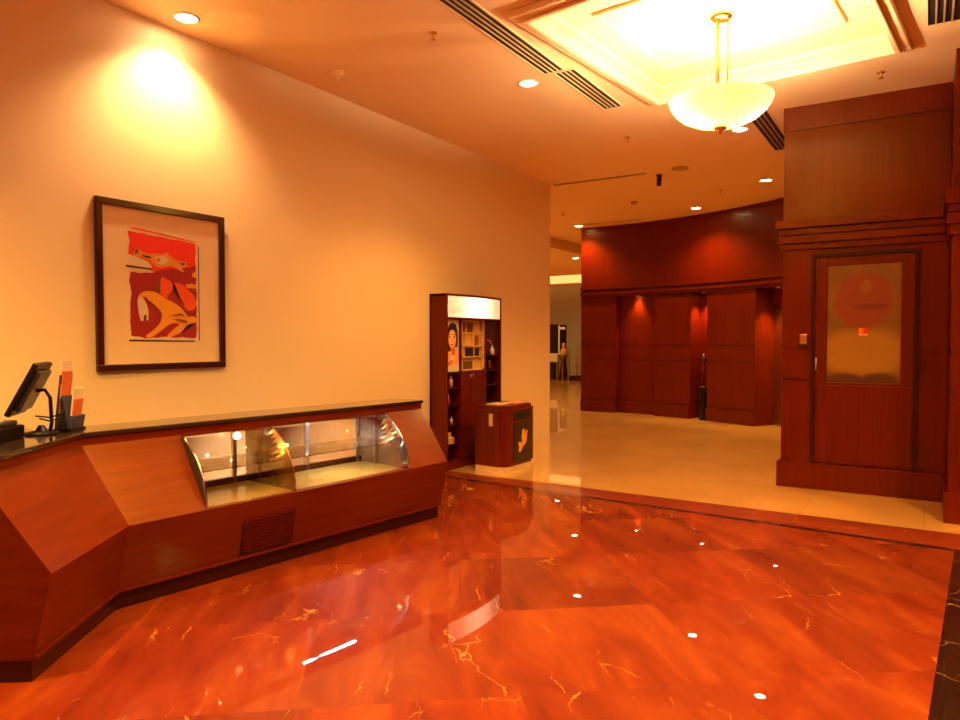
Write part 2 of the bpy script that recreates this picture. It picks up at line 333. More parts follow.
# ---------------- curved lift wall
CC = (-5.824, 7.372); RR = 6.44
def arc(mb, a0, a1, r0, r1, z0, z1, m=None):
    n = max(1, int(abs(a1-a0)/1.6)); k = mb.mi(m)
    ang = [math.radians(a0+(a1-a0)*i/n) for i in range(n+1)]
    R = [[mb.bm.verts.new((CC[0]+r*math.cos(a), CC[1]+r*math.sin(a), z)) for r, z in ((r0, z0), (r1, z0), (r1, z1), (r0, z1))] for a in ang]
    for A, B in zip(R, R[1:]):
        for i in range(4):
            f = mb.bm.faces.new([A[i], A[(i+1) % 4], B[(i+1) % 4], B[i]]); f.material_index = k
            if i == 3: f.smooth = False
    mb.bm.faces.new(R[0][::-1]); mb.bm.faces.new(R[-1]); return mb
w = MB()
arc(w, 37, 93.28, RR, RR+1.0, 2.40, H)
secs = [(93.28, 86.31, RR), (86.31, 78.59, RR+.13), (78.59, 71.71, RR), (71.71, 68.40, RR+.34), (68.40, 59.08, RR), (46, 37, RR)]
for a0, a1, r in secs:
    arc(w, a0, a1, r+.012, RR+1.0, 0, 2.40)
    for z0, z1 in ((.26, 1.09), (1.105, 1.39), (1.405, 2.40)): arc(w, a0, a1, r, r+.014, z0, z1)
    arc(w, a0, a1, r-.03, r+.014, 0, .25)
arc(w, 59.08, 46, RR+.52, RR+1.0, 0, 2.40)
arc(w, 59.08, 46, RR+.40, RR+.55, 2.10, 2.40)
struct(w, 'wall_far', M['wood'])
t = MB()
for dr, z0, z1 in ((.03, 2.40, 2.45), (.055, 2.45, 2.50), (.02, 2.50, 2.55), (.07, 2.55, 2.60)): arc(t, 37, 93.28, RR-dr, RR+.01, z0, z1)
arc(t, 37, 93.28, RR-.012, RR+.01, 3.78, 3.848)
struct(t, 'trim_3', M['wood'])
# gold lift doors
dr = MB(); arc(dr, 59.05, 53.0, RR+.46, RR+.515, 0.005, 2.10); o = struct(dr, 'door_2', M['golddoor'])
d2 = MB(); arc(d2, 52.95, 47, RR+.46, RR+.515, 0.005, 2.10); struct(d2, 'leaf', M['golddoor'], o)

# ---------------- panelled wood block with the door
BX0, BX1, BY = -1.26, .16, 7.80
w = MB(); w.box(BX0+.012, 4.0, BY+.012, 10.2, 0, H)
def ring(mb, x0, x1, y0, y1, z0, z1):  # cladding on the front and left side
    mb.box(x0, x1, y0, y1, z0, z1)
for z0, z1 in ((.26, 1.09), (1.105, 1.39), (1.405, 2.41)):
    w.box(BX0, -.985, BY, 10.2, z0, z1); w.box(-.075, BX1, BY, BY+.05, z0, z1)
w.box(-.985, -.075, BY, BY+.05, 2.34, 2.41)
w.box(BX0, BX1, BY, 10.2, 2.41, 3.60); w.box(BX0-.008, BX1, BY-.008, 10.2, 3.615, H)
struct(w, 'wall_right', M['wood'])
struct(MB().box(BX0-.035, BX1, BY-.035, 10.2, 0, .25).box(BX0-.025, BX1, BY-.025, 10.2, .25, .265), 'baseboard_right', M['wood'])
t = MB()
for d, z0, z1 in ((.03, 2.41, 2.47), (.05, 2.475, 2.55), (.035, 2.56, 2.62), (.065, 2.625, 2.71)): t.box(BX0-d, BX1, BY-d, 10.2, z0, z1)
struct(t, 'trim_4', M['wood'], bevel=.006)
struct(MB().box(-.78, 4.0, 11.3, 12.2, 0, H), 'wall_far', M['wood'])
# door
d = struct(MB().box(-.955, -.105, BY+.0, BY+.05, .27, 1.05), 'door_1', M['wood'])
struct(MB().box(-.985, -.955, BY-.03, BY+.012, .265, 2.36).box(-.105, -.075, BY-.03, BY+.012, .265, 2.36).box(-.955, -.105, BY-.03, BY+.012, 2.325, 2.36), 'door_frame', M['wood_dark'], d)
struct(MB().box(-.955, -.845, BY-.004, BY+.03, 1.05, 2.325).box(-.21, -.105, BY-.004, BY+.03, 1.05, 2.325).box(-.845, -.21, BY-.004, BY+.03, 2.235, 2.325).box(-.845, -.21, BY-.004, BY+.03, 1.05, 1.08)
       .box(-.945, -.115, BY-.004, BY+.02, .275, 1.05), 'stile', M['wood'], d, bevel=.004)
g = MB().box(-.843, -.212, BY+.003, BY+.008, 1.082, 2.233)
pane = g.build('pane', M['etched'], None, origin=(-.5275, BY+.005, 1.082)); pane.parent = d; 
tag(pane, 'frosted olive glass pane with a red round motif')
s = MB().box(-.565, -.49, BY+.0, BY+.002, 1.545, 1.615, plain('orange_sticker', (.9, .22, .03), .5)).box(-.527, -.49, BY-.001, BY+.002, 1.56, 1.615, plain('red_sticker', (.75, .03, .02), .5)).box(-.565, -.49, BY-.001, BY+.002, 1.545, 1.555, plain('sticker_edge', (.9, .6, .4), .5))
struct(s, 'sticker', None, d)
hm = MB().tube([(-.935, BY-.035, 1.20), (-.935, BY-.035, 1.32)], .008).tube([(-.935, BY-.035, 1.215), (-.935, BY, 1.215)], .006).tube([(-.935, BY-.035, 1.305), (-.935, BY, 1.305)], .006)
tag(struct(hm, 'door_handle', M['steel'], d), 'short steel pull handle')
# small brass wall box left of the door
k = thing('switch_box', (-1.055, BY-.002, 1.44), 'small brass wall box on the wood panelling left of the frosted door', 'wall box')
MB().box(-1.09, -1.02, BY-.03, BY-.0005, 1.46, 1.56).build('case', M['brass'], k, bevel=.006)
MB().box(-1.11, -1.0, BY-.02, BY-.0005, 1.43, 1.452).build('ledge', M['wood_dark'], k, bevel=.003)
# pillar at the right edge
PX0, PX1, PY0, PY1 = .165, 1.2, 6.93, 7.80
w = MB(); w.box(PX0+.01, PX1, PY0+.01, PY1, 0, H)
for z0, z1 in ((.25, 1.09), (1.105, 1.39), (1.405, 2.36), (2.7, H)): w.box(PX0, PX1+.01, PY0, PY1, z0, z1)
w.box(PX0-.03, PX1+.04, PY0-.03, PY1, 0, .25)
for dd, z0, z1 in ((.025, 2.36, 2.44), (.045, 2.445, 2.53), (.035, 2.54, 2.60), (.06, 2.605, 2.72)): w.box(PX0-dd, PX1+dd, PY0-dd, PY1, z0, z1)
struct(w, 'wall_right', M['wood'])

# ================================================================ DISPLAY COUNTER
P1 = Vector((-3.69, 2.23)); P2 = Vector((-3.39, 4.85)); L1 = (P2-P1).length
u1 = (P2-P1).normalized(); n1 = Vector((u1.y, -u1.x))
P0 = Vector((-3.215, 1.585)); u2 = (P0-P1).normalized(); n2 = Vector((-u2.y, u2.x))   # second run, towards the camera
mit = (n1+n2)/(1+n1.dot(n2)); L2 = (P0-P1).length
def S(s, o, z):      # main run
    p = P1+u1*s+n1*o; return (p.x, p.y, z)
def K(o, z):         # at the mitre
    p = P1+mit*o; return (p.x, p.y, z)
def E2(s, o, z):     # short run
    p = P1+u2*s+n2*o; return (p.x, p.y, z)
WID, ZT, SB = .48, .95, .30
BK = -.62
full = [(0, WID), (-SB, .905), (-SB, .955), (BK, .955), (BK, .10), (-.08, .10)]
low = [(0, WID), (-.035, WID), (-.035, .46), (BK, .46), (BK, .10), (-.08, .10)]
G0, G1 = .46, 2.19
cnt = thing('display_counter', (-3.9, 3.2, 0), 'long angled cherry wood serving counter with sloping front and curved glass showcase', 'counter')
mb = MB()
mb.hull8([K(o, z) for o, z in full], [S(G0, o, z) for o, z in full])
mb.hull8([S(G0, o, z) for o, z in low], [S(G1, o, z) for o, z in low])
mb.hull8([S(G1, o, z) for o, z in full], [S(L1, o, z) for o, z in full])
for q4 in (((-SB, .893), (-SB, .955), (-SB-.02, .955), (-SB-.02, .893)), ((-SB-.02, .938), (-SB-.02, .955), (BK, .955), (BK, .938)), ((BK+.03, .90), (BK+.03, .938), (BK, .938), (BK, .90))):
    mb.hull8([S(G0, o, z) for o, z in q4], [S(G1, o, z) for o, z in q4])
full2 = [(0, WID), (-SB, .905), (-SB, .955), (-1.0, .955), (-1.0, .10), (-.08, .10)]
mb.hull8([K(o, z) for o, z in full], [E2(.02, o*1.0, z) for o, z in full])
mb.hull8([E2(.02, o, z) for o, z in full], [E2(L2, o, z) for o, z in full])
mb.build('counter_body', M['woodL'], cnt)
# toe kick + bead
tk = [(-.095, 0), (-.095, .10), (BK+.03, .10), (BK+.03, 0)]
MB().hull8([K(o, z) for o, z in tk], [S(L1-.015, o, z) for o, z in tk]).hull8([K(o, z) for o, z in tk], [E2(L2-.012, o, z) for o, z in tk]).build('toe_kick', M['wood_dark'], cnt)
bd = [(-.068, .10), (-.068, .118), (-.085, .118), (-.085, .10)]
MB().hull8([K(o, z) for o, z in bd], [S(L1, o, z) for o, z in bd]).hull8([K(o, z) for o, z in bd], [E2(L2, o, z) for o, z in bd]).build('bead', M['woodL'], cnt)
# granite top
tp = [(-SB+.012, .955), (-SB+.012, .98), (BK-.01, .98), (BK-.01, .955)]
tp2 = [(-SB+.012, .955), (-SB+.012, .98), (-1.0, .98), (-1.0, .955)]
MB().hull8([K(o, z) for o, z in tp], [S(L1+.012, o, z) for o, z in tp]).hull8([K(o, z) for o, z in tp], [E2(L2+.01, o, z) for o, z in tp]).prism([(K(BK, 0)[0], K(BK, 0)[1]), (E2(L2, BK, 0)[0], E2(L2, BK, 0)[1]), (E2(L2, -1.0, 0)[0], E2(L2, -1.0, 0)[1]), (WX+.02, 1.75), (WX+.02, 2.20)], .955, .98).build('countertop', M['granite'], cnt, bevel=.004)
# grille low on the front
gr = MB()
def F(s, z, e):      # on the lower face
    o = -.08*(WID-z)/(WID-.10); return S(s, o+e, z)
gr.hull8([F(.72, .13, .002), F(1.12, .13, .002), F(1.12, .36, .002), F(.72, .36, .002)], [F(.72, .13, .006), F(1.12, .13, .006), F(1.12, .36, .006), F(.72, .36, .006)], M['wood_dark'])
for i in range(11):
    z = .145+i*.02
    gr.hull8([F(.735, z, .006), F(1.105, z, .006), F(1.105, z+.011, .006), F(.735, z+.011, .006)], [F(.735, z, .013), F(1.105, z, .013), F(1.105, z+.011, .013), F(.735, z+.011, .013)], M['wood'])
tag(gr.build('vent_grille', None, cnt), 'dark slatted vent panel')
# showcase
def curve(n=12):
    a = Vector((-SB+.002, .905)); b = Vector((-.008, WID+.004)); ch = b-a; nn = Vector((-ch.y, ch.x)).normalized()
    if nn.x < 0: nn = -nn
    return [a+ch*t+nn*.075*4*t*(1-t) for t in [i/n for i in range(n+1)]]
CV = curve()
case = MB()
for s0, s1 in ((G0+.008, 1.103), (1.113, G1-.008)):
    va = [(case.bm.verts.new(S(s0, A.x, A.y)), case.bm.verts.new(S(s1, A.x, A.y))) for A in CV]
    for A, B in zip(va, va[1:]):
        case.bm.faces.new([A[0], A[1], B[1], B[0]]).smooth = True
g_ = case.build('curved_glass', M['glass'], cnt)
sm = g_.modifiers.new('s', 'SOLIDIFY'); sm.thickness = .003; sm.use_rim = True
def panel(s, th, mat, name, lab=None):
    prof = [(p.x, p.y) for p in CV]+[(-.59, WID+.0), (-.59, .905)]
    mb = MB(); mb.hull8([S(s, o, z) for o, z in prof], [S(s+th, o, z) for o, z in prof]); o = mb.build(name, mat, cnt); return tag(o, lab)
panel(1.105, .007, M['bronze'], 'partition', 'bronze tinted glass partition')
panel(G0-.003, .006, M['gry'], 'end_panel'); panel(G1-.003, .006, plain('brown_laminate', (.16, .09, .05), .35, coat=.3), 'end_panel')
for s in (G0+.004, G1-.006):
    MB().tube([S(s, p.x+.004, p.y) for p in CV], .006).build('chrome_edge', M['chrome'], cnt)
MB().tube([S(1.109, p.x+.003, p.y) for p in CV], .0035).build('chrome_edge', M['brass'], cnt)
dk = [(-.037, .462), (-.037, .50-.012), (BK+.01, .50-.012), (BK+.01, .462)]
MB().hull8([S(G0+.006, o, z) for o, z in dk], [S(G1-.006, o, z) for o, z in dk]).build('deck', M['deck'], cnt)
sh = [(-.16, .675), (-.16, .685), (-.57, .685), (-.57, .675)]
for s0, s1 in ((G0+.01, 1.10), (1.116, G1-.01)):
    q = MB().hull8([S(s0, o, z) for o, z in sh], [S(s1, o, z) for o, z in sh]); q.build('glass_shelf', M['shelfglass'], cnt)
for s in (.50, .99+.50*0, 1.62, 2.13):
    MB().hull8([S(s, o, .488) for o in (-.565, -.595)]+[S(s+.03, o, .488) for o in (-.595, -.565)], [S(s, o, .915) for o in (-.565, -.595)]+[S(s+.03, o, .915) for o in (-.595, -.565)]).build('back_post', M['steel'], cnt)
MB().hull8([S(2.15, o, .488) for o in (-.36, -.375)]+[S(2.18, o, .488) for o in (-.375, -.36)], [S(2.15, o, .915) for o in (-.36, -.375)]+[S(2.18, o, .915) for o in (-.375, -.36)]).build('side_post', M['steel'], cnt)
rl = [(-.565, .488), (-.565, .53), (-.60, .53), (-.60, .488)]
MB().hull8([S(G0, o, z) for o, z in rl], [S(G1, o, z) for o, z in rl]).build('back_rail', M['wood_dark'], cnt)
bg = [(-.598, .50), (-.598, .915), (-.602, .915), (-.602, .50)]
for s0, s1 in ((G0, 1.3), (1.3, G1)):
    MB().hull8([S(s0, o, z) for o, z in bg], [S(s1, o, z) for o, z in bg]).build('sliding_glass', M['glass'], cnt)
tb = MB().tube([S(1.42, -.345, .912), S(1.90, -.345, .912)], .011); tag(tb.build('lamp_tube', M['tube'], cnt), 'white fluorescent tube')
MB().obox(S(1.66, -.335, .93), Vector((u1.x, u1.y, 0))*.27, Vector((n1.x, n1.y, 0))*.012, (0, 0, .007)).build('lamp_fitting', M['white'], cnt)
al = bpy.data.lights.new('lamp_glow', 'AREA'); al.shape = 'RECTANGLE'; al.size = .5; al.size_y = .03; al.energy = 2.8; al.color = (.82, .9, 1)
ao = bpy.data.objects.new('lamp_glow', al); COL.objects.link(ao); ao.parent = cnt
pp = Vector(S(1.66, -.335, .89)); ao.location = pp-cnt.location; ao.rotation_euler = (0, 0, math.atan2(u1.y, u1.x))
# glowing ball on a stem, left bay, imitating a reflection in the glass
wl = MB(); wl.lathe([(0, -.028), (.02, -.02), (.028, 0), (.02, .02), (0, .028)], S(.98, -.50, .83), 16); tag(wl.build('glint_ball', plain('warm_glint', (1, .9, .6), .4, emit=(1, .75, .38), es=1.2), cnt), 'small glowing ball imitating a reflection in the glass')
MB().tube([S(.98, -.50, .865), S(.98, -.50, .915)], .004).build('glint_stem', M['steel'], cnt)

# ================================================================ things on the counter end
# till monitor seen from behind
mc = Vector((-4.125, 1.995, .98))
mon = thing('monitor', mc, 'black flat till monitor on a curved stand, tilted back on the counter end', 'monitor')
nrm = Vector((-.62, -.785, 0)).normalized(); wdt = Vector((-nrm.y, nrm.x, 0))  # screen faces nrm
tl = math.radians(27)
up = (Vector((0, 0, 1))*math.cos(tl)-nrm*math.sin(tl)); fr = (nrm*math.cos(tl)+Vector((0, 0, 1))*math.sin(tl))
sc0 = mc+nrm*.055+Vector((0, 0, .255))
MB().obox(sc0, wdt*.165, up*.155, fr*.014).build('screen_case', M['blk'], mon, bevel=.006)
MB().obox(sc0-fr*.024, wdt*.13, up*.12, fr*.014).build('back_cover', M['gry'], mon, bevel=.012)
MB().obox(sc0+fr*.0145, wdt*.15, up*.135, fr*.001).build('screen', M['gry'], mon)
MB().tube([mc+Vector((0, 0, .01))-nrm*.04, mc+Vector((0, 0, .06))-nrm*.05, mc+Vector((0, 0, .20))-nrm*.045, mc+Vector((0, 0, .245))-nrm*.02, sc0-fr*.03], .010).build('stand_arm', M['blk'], mon)
MB().lathe([(0, 0), (.085, 0), (.085, .012), (.03, .022), (.015, .05), (0, .05)], mc, 24).build('base', M['blk'], mon)
cab_ = MB().tube([mc+Vector((.02, -.02, .09)), mc-nrm*.02+Vector((.05, .0, .075)), mc-nrm*.09+Vector((0, 0, .085)), mc-nrm*.1+Vector((0, 0, .11)), mc-nrm*.05+Vector((-.02, 0, .09)), mc+nrm*.02+Vector((-.02, 0, .10))], .004); cab_.build('cable', M['blk'], mon)
# receipt printer at the frame edge
pc = (-4.06, 1.72, .98)
pr = thing('receipt_printer', pc, 'low black receipt printer at the left end of the counter', 'printer', rz=math.atan2(u2.y, u2.x))
a_, b_ = Vector((u2.x, u2.y, 0)), Vector((n2.x, n2.y, 0))
pv = Vector(pc)
MB().obox(pv+Vector((0, 0, .035)), a_*.14, b_*.09, (0, 0, .035)).build('lower_case', M['blk'], pr, bevel=.008)
MB().obox(pv+Vector((0, 0, .082))-b_*.01, a_*.13, b_*.07, (0, 0, .012)).build('lid', M['gry'], pr, bevel=.008)
MB().obox(pv+Vector((0, 0, .095))+b_*.03, a_*.05, b_*.002, (0, 0, .01)).build('paper', M['white'], pr)
# brochure stand (A shaped) + leaflets
bc = Vector((-4.19, 2.18, .98))
bl = plain('blue_grey_plastic', (.045, .05, .10), .4)
br = thing('brochure_stand', bc, 'blue-grey forked brochure stand beside the till monitor', 'brochure stand')
vr = Vector((.845, .534, 0)); vf = Vector((-.534, .845, 0))
def lean(mb, base, top, wid, th, m=None):
    d_ = (top-base).normalized(); nn = d_.cross(vf).normalized()
    return mb.obox((base+top)/2, vf*wid, (top-base)/2, nn*th, m)
MB().obox(bc+Vector((0, 0, .006)), vr*.055, vf*.07, (0, 0, .006)).build('base', M['blk'], br)
lean(MB(), bc-vr*.05+Vector((0, 0, .01)), bc-vr*.014+Vector((0, 0, .32)), .06, .003).build('back_panel', bl, br)
lean(MB(), bc+vr*.032+Vector((0, 0, .012)), bc-vr*.005+Vector((0, 0, .20)), .06, .003).build('strut', bl, br)
lean(MB(), bc+vr*.035+Vector((0, 0, .012)), bc+vr*.05+Vector((0, 0, .085)), .06, .010).build('pocket', bl, br)
wp = plain('white_paper', (.8, .66, .5), .6); op_ = plain('orange_print', (.75, .16, .04), .5)
lf = MB(); lean(lf, bc-vr*.030+Vector((0, 0, .10)), bc-vr*.012+Vector((0, 0, .40)), .05, .003, wp); lean(lf, bc-vr*.026+Vector((0, 0, .14)), bc-vr*.007+Vector((0, 0, .34)), .046, .0035, op_)
tag(lf.build('leaflet', None), 'tall white and orange leaflet in the back panel of the brochure stand', 'leaflet')
lf = MB(); lean(lf, bc+vr*.030+Vector((0, 0, .02)), bc+vr*.055+Vector((0, 0, .245)), .05, .003, wp); lean(lf, bc+vr*.037+Vector((0, 0, .075)), bc+vr*.054+Vector((0, 0, .18)), .045, .0045, op_)
tag(lf.build('leaflet', None), 'shorter orange leaflet in the front pocket of the brochure stand', 'leaflet')

# ================================================================ framed print
def layer(poly, k, m, o, fy, fz, mb):   # polygon on a wall facing +X ; k = layer
    mb.face([(o+k*.0006, fy(x), fz(y)) for x, y in poly], m)
fr_ = thing('framed_print', (WX, 3.23, 1.28), 'large mahogany framed print of orange horses on red, hanging on the cream wall', 'picture')
f = MB(); y0, y1, z0, z1 = 2.705, 3.755, 1.28, 2.49; w_ = .048; xb, xf = WX+.001, WX+.034
for a in ((y0, y1, z0, z0+w_), (y0, y1, z1-w_, z1), (y0, y0+w_, z0+w_, z1-w_), (y1-w_, y1, z0+w_, z1-w_)): f.box(xb, xf, *a)
f.build('frame', M['frame'], fr_, bevel=.005)
MB().box(WX+.001, WX+.012, y0+w_-.003, y1-w_+.003, z0+w_-.003, z1-w_+.003).build('mount', paint('cream_mount', (1.0, .76, .42)), fr_)
fy = lambda x: 2.950+(x-65)/375*.548; fz = lambda y: 2.272-(y-90)/585*.765
c = {n: plain('ink_'+n, col, .6) for n, col in dict(red=(1.0, .035, .01), dark=(.45, .014, .018), orange=(1, .42, .03), verm=(1, .11, .01), cream=(.92, .74, .42), black=(.03, .008, .006), amber=(.95, .36, .04), brown=(.30, .07, .01)).items()}
p = MB(); o_ = WX+.0125
def chaikin(poly, n=2):
    for _ in range(n):
        q = []
        for (xa, ya), (xb, yb) in zip(poly, poly[1:]+poly[:1]): q += [(xa*.75+xb*.25, ya*.75+yb*.25), (xa*.25+xb*.75, ya*.25+yb*.75)]
        poly = q
    return poly
def ragged(poly, a=3.):
    q = []
    for (xa, ya), (xb, yb) in zip(poly, poly[1:]+poly[:1]):
        n = max(1, int(math.hypot(xb-xa, yb-ya)/16))
        q += [(xa+(xb-xa)*i/n+random.uniform(-a, a), ya+(yb-ya)*i/n+random.uniform(-a, a)) for i in range(n)]
    return q
LY = lambda poly, k, m: layer(ragged(poly) if k < 2 and len(poly) > 6 else (chaikin(poly) if len(poly) > 4 else poly), k, c[m], o_, fy, fz, p)
LY([(60, 85), (150, 88), (250, 96), (340, 100), (440, 108), (438, 240), (340, 300), (230, 310), (190, 290), (110, 225), (60, 205), (68, 140)], 0, 'red')
LY([(75, 305), (120, 312), (190, 300), (260, 275), (360, 262), (440, 238), (442, 560), (438, 668), (250, 662), (140, 670), (72, 655), (66, 520), (74, 420), (66, 360)], 1, 'dark')
LY([(60, 208), (110, 222), (180, 245), (190, 290), (150, 305), (75, 303)], 2, 'cream')
LY([(68, 58), (200, 68), (440, 95), (440, 103), (200, 78), (68, 68)], 1, 'verm')
LY([(48, 270), (185, 277), (185, 286), (48, 280)], 4, 'black')
LY([(453, 120), (459, 120), (459, 684), (453, 684)], 1, 'black'); LY([(60, 678), (430, 684), (430, 692), (60, 688)], 1, 'black')
# galloping horse, upper
LY([(82, 215), (95, 180), (108, 165), (118, 180), (160, 200), (210, 190), (250, 192), (270, 172), (282, 195), (330, 222), (395, 218), (380, 232), (392, 250), (350, 256), (375, 290), (330, 268), (290, 250), (240, 272), (200, 262), (175, 232), (130, 222)], 3, 'amber')
LY([(190, 215), (240, 200), (280, 212), (270, 240), (225, 255)], 4, 'cream'); LY([(200, 222), (235, 212), (225, 240)], 5, 'verm')
LY([(95, 185), (112, 172), (112, 200), (96, 205)], 5, 'brown'); LY([(340, 232), (380, 226), (362, 246)], 5, 'brown'); LY([(130, 205), (180, 212), (180, 222), (140, 216)], 5, 'black')
# vermilion rider shape
LY([(235, 315), (262, 328), (298, 345), (302, 392), (270, 425), (262, 460), (232, 430), (228, 380)], 3, 'verm')
LY([(305, 345), (350, 350), (395, 385), (438, 430), (438, 500), (385, 510), (345, 470), (330, 420), (305, 385)], 3, 'verm')
LY([(302, 350), (312, 352), (335, 420), (370, 480), (362, 480), (325, 425), (300, 392)], 6, 'black')
LY([(375, 350), (440, 345), (442, 372), (395, 376), (375, 368)], 4, 'orange'); LY([(415, 290), (442, 260), (442, 310), (418, 306)], 4, 'orange')
LY([(195, 400), (225, 330), (232, 400), (228, 430)], 3, 'brown')
# big orange horse
LY([(108, 445), (122, 418), (160, 403), (215, 410), (250, 440), (300, 460), (350, 490), (385, 540), (442, 540), (442, 575), (402, 580), (405, 600), (340, 640), (275, 668), (258, 660), (310, 610), (345, 585), (290, 580), (240, 620), (180, 668), (150, 668), (145, 655), (190, 625), (235, 575), (232, 520), (200, 490), (165, 470), (158, 440), (125, 440)], 4, 'orange')
LY([(102, 450), (120, 437), (135, 442), (160, 490), (165, 560), (157, 576), (150, 565), (145, 545), (135, 560), (137, 576), (120, 574), (112, 540)], 6, 'cream')
LY([(138, 540), (152, 542), (148, 568), (140, 562)], 7, 'black'); LY([(160, 450), (215, 495), (240, 530), (232, 560), (222, 520), (190, 488), (165, 472)], 7, 'brown')
LY([(270, 545), (345, 525), (375, 545), (345, 535)], 7, 'black'); LY([(295, 560), (350, 556), (395, 575), (370, 582), (330, 572)], 7, 'brown')
LY([(385, 585), (435, 580), (400, 610), (330, 650), (360, 620)], 5, 'black'); LY([(360, 475), (390, 520), (400, 545), (388, 545), (350, 490)], 7, 'brown')
p.build('print', None, fr_)
MB().face([(WX+.022, y0+w_, z0+w_), (WX+.022, y1-w_, z0+w_), (WX+.022, y1-w_, z1-w_), (WX+.022, y0+w_, z1-w_)]).build('glazing', glassy('picture_glass'), fr_)

# ================================================================ cosmetics cabinet
CXB, CXF = WX+.004, -4.62
cab = thing('cosmetics_cabinet', (-4.72, 7.14, 0), 'tall cherry wood cosmetics display cabinet with lit sign against the cream wall', 'cabinet')
Y0, Y1, Ya, Yb, ZC = 6.58, 7.80, 6.895, 7.44, 2.03
b = MB()
b.box(CXB, CXF+.012, Y0, Y0+.03, 0, ZC).box(CXB, CXF+.012, Y1-.03, Y1, 0, ZC).box(CXB, CXB+.02, Y0, Y1, 0, ZC).box(CXB, CXF, Ya-.012, Ya+.012, .08, 1.76).box(CXB, CXF, Yb-.012, Yb+.012, .08, 1.76).box(CXB, CXF+.008, Y0+.01, Y1-.01, 0, .09).box(CXB, CXF-.01, Y0+.01, Y1-.01, 1.75, 1.77)
# bowed crown
def bow(n=12, b_=.055): return [(CXF+.012+b_*math.sin(PI*i/n), Y0+(Y1-Y0)*i/n) for i in range(n+1)]
bw = bow(); b.prism([(CXB, Y0)]+bw+[(CXB, Y1)], 2.005, ZC).prism([(CXF-.03, Y0+.004)]+[(x_, min(max(y_, Y0+.004), Y1-.004)) for x_, y_ in bw]+[(CXF-.03, Y1-.004)], 1.745, 1.762)
b.build('cabinet_body', M['wood'], cab)
s = MB(); q = [(x-.006, y) for x, y in bow()]
q[0] = (q[0][0], Y0+.03); q[-1] = (q[-1][0], Y1-.03)
s.prism([(CXF-.05, Y0+.03)]+q+[(CXF-.05, Y1-.03)], 1.762, 2.005)
sg = s.build('sign_box', M['sign'], cab); tag(sg, 'white lit header sign')
# faint mark and lettering on the sign
ink = plain('faint_sign_ink', (.55, .36, .22), .6, emit=(.8, .40, .18), es=.10)
t = MB()
def sx(y): return CXF+.0125+.055*math.sin(PI*(y-Y0)/(Y1-Y0))-.0045
def stroke(ya, za, yb, zb, w=.006):
    t.tube([(sx(ya), ya, za), (sx(yb), yb, zb)], w*.5, 6)
stroke(6.60, 1.82, 6.60, 1.90); stroke(6.585, 1.90, 6.615, 1.90)
stroke(6.645, 1.82, 6.645, 1.88); stroke(6.645, 1.905, 6.655, 1.93); stroke(6.655, 1.93, 6.67, 1.91)
stroke(6.69, 1.81, 6.685, 1.89); stroke(6.69, 1.81, 6.72, 1.82); stroke(6.72, 1.82, 6.72, 1.88); stroke(6.74, 1.85, 6.77, 1.88); stroke(6.74, 1.82, 6.77, 1.83); stroke(6.80, 1.82, 6.80, 1.88); stroke(6.83, 1.82, 6.86, 1.87)
t.build('sign_lettering', ink, sg)
# poster with portrait (left column)
po = MB(); fy2 = lambda x: Ya-.27+.0+(x-45)/125*.235; fz2 = lambda y: 1.735-(y-20)/455*.60
cs = {n: plain('poster_'+n, col, .5) for n, col in dict(bg=(.75, .62, .36), hair=(.03, .008, .006), skin=(1, .40, .12), shade=(.60, .15, .03), lip=(.6, .03, .02), base=(.7, .62, .42), light=(1, .60, .26)).items()}
PO = lambda poly, k, m: layer(poly, k, cs[m], CXF-.012, fy2, fz2, po)
ell = lambda cx, cy_, rx, ry, n=20: [(cx+rx*math.cos(2*PI*i/n), cy_+ry*math.sin(2*PI*i/n)) for i in range(n)]
PO([(45, 20), (170, 20), (170, 475), (45, 475)], 0, 'bg')
PO([(48, 160), (50, 100), (75, 55), (110, 45), (140, 62), (158, 120), (162, 200), (155, 262), (130, 262), (130, 280), (60, 300), (46, 300)], 1, 'hair')
PO([(46, 310), (80, 300), (130, 270), (165, 300), (170, 420), (120, 415), (60, 440), (46, 400)], 2, 'skin')
PO([(80, 265), (130, 250), (128, 330), (95, 330)], 3, 'shade')
PO(ell(98, 190, 42, 82), 4, 'skin'); PO(ell(90, 180, 26, 60), 5, 'light')
PO([(56, 150), (88, 146), (88, 152), (58, 158)], 6, 'hair'); PO([(105, 146), (136, 152), (134, 158), (105, 153)], 6, 'hair')
PO(ell(73, 172, 11, 6, 10), 6, 'hair'); PO(ell(118, 172, 12, 6, 10), 6, 'hair'); PO(ell(95, 238, 16, 7, 12), 6, 'lip'); PO([(92, 180), (97, 180), (103, 212), (88, 214)], 6, 'shade')
PO([(60, 360), (95, 330), (130, 345), (125, 372), (85, 392)], 5, 'light'); PO([(48, 400), (100, 370), (105, 380), (60, 425)], 6, 'shade')
PO([(46, 438), (170, 412), (170, 475), (46, 475)], 6, 'base')
MB().box(CXF-.03, CXF-.0125, Ya-.275, Ya-.03, 1.13, 1.74).build('poster_board', M['gry'], cab)
tag(po.build('portrait_poster', None, cab), 'poster of a dark-haired woman\'s face')
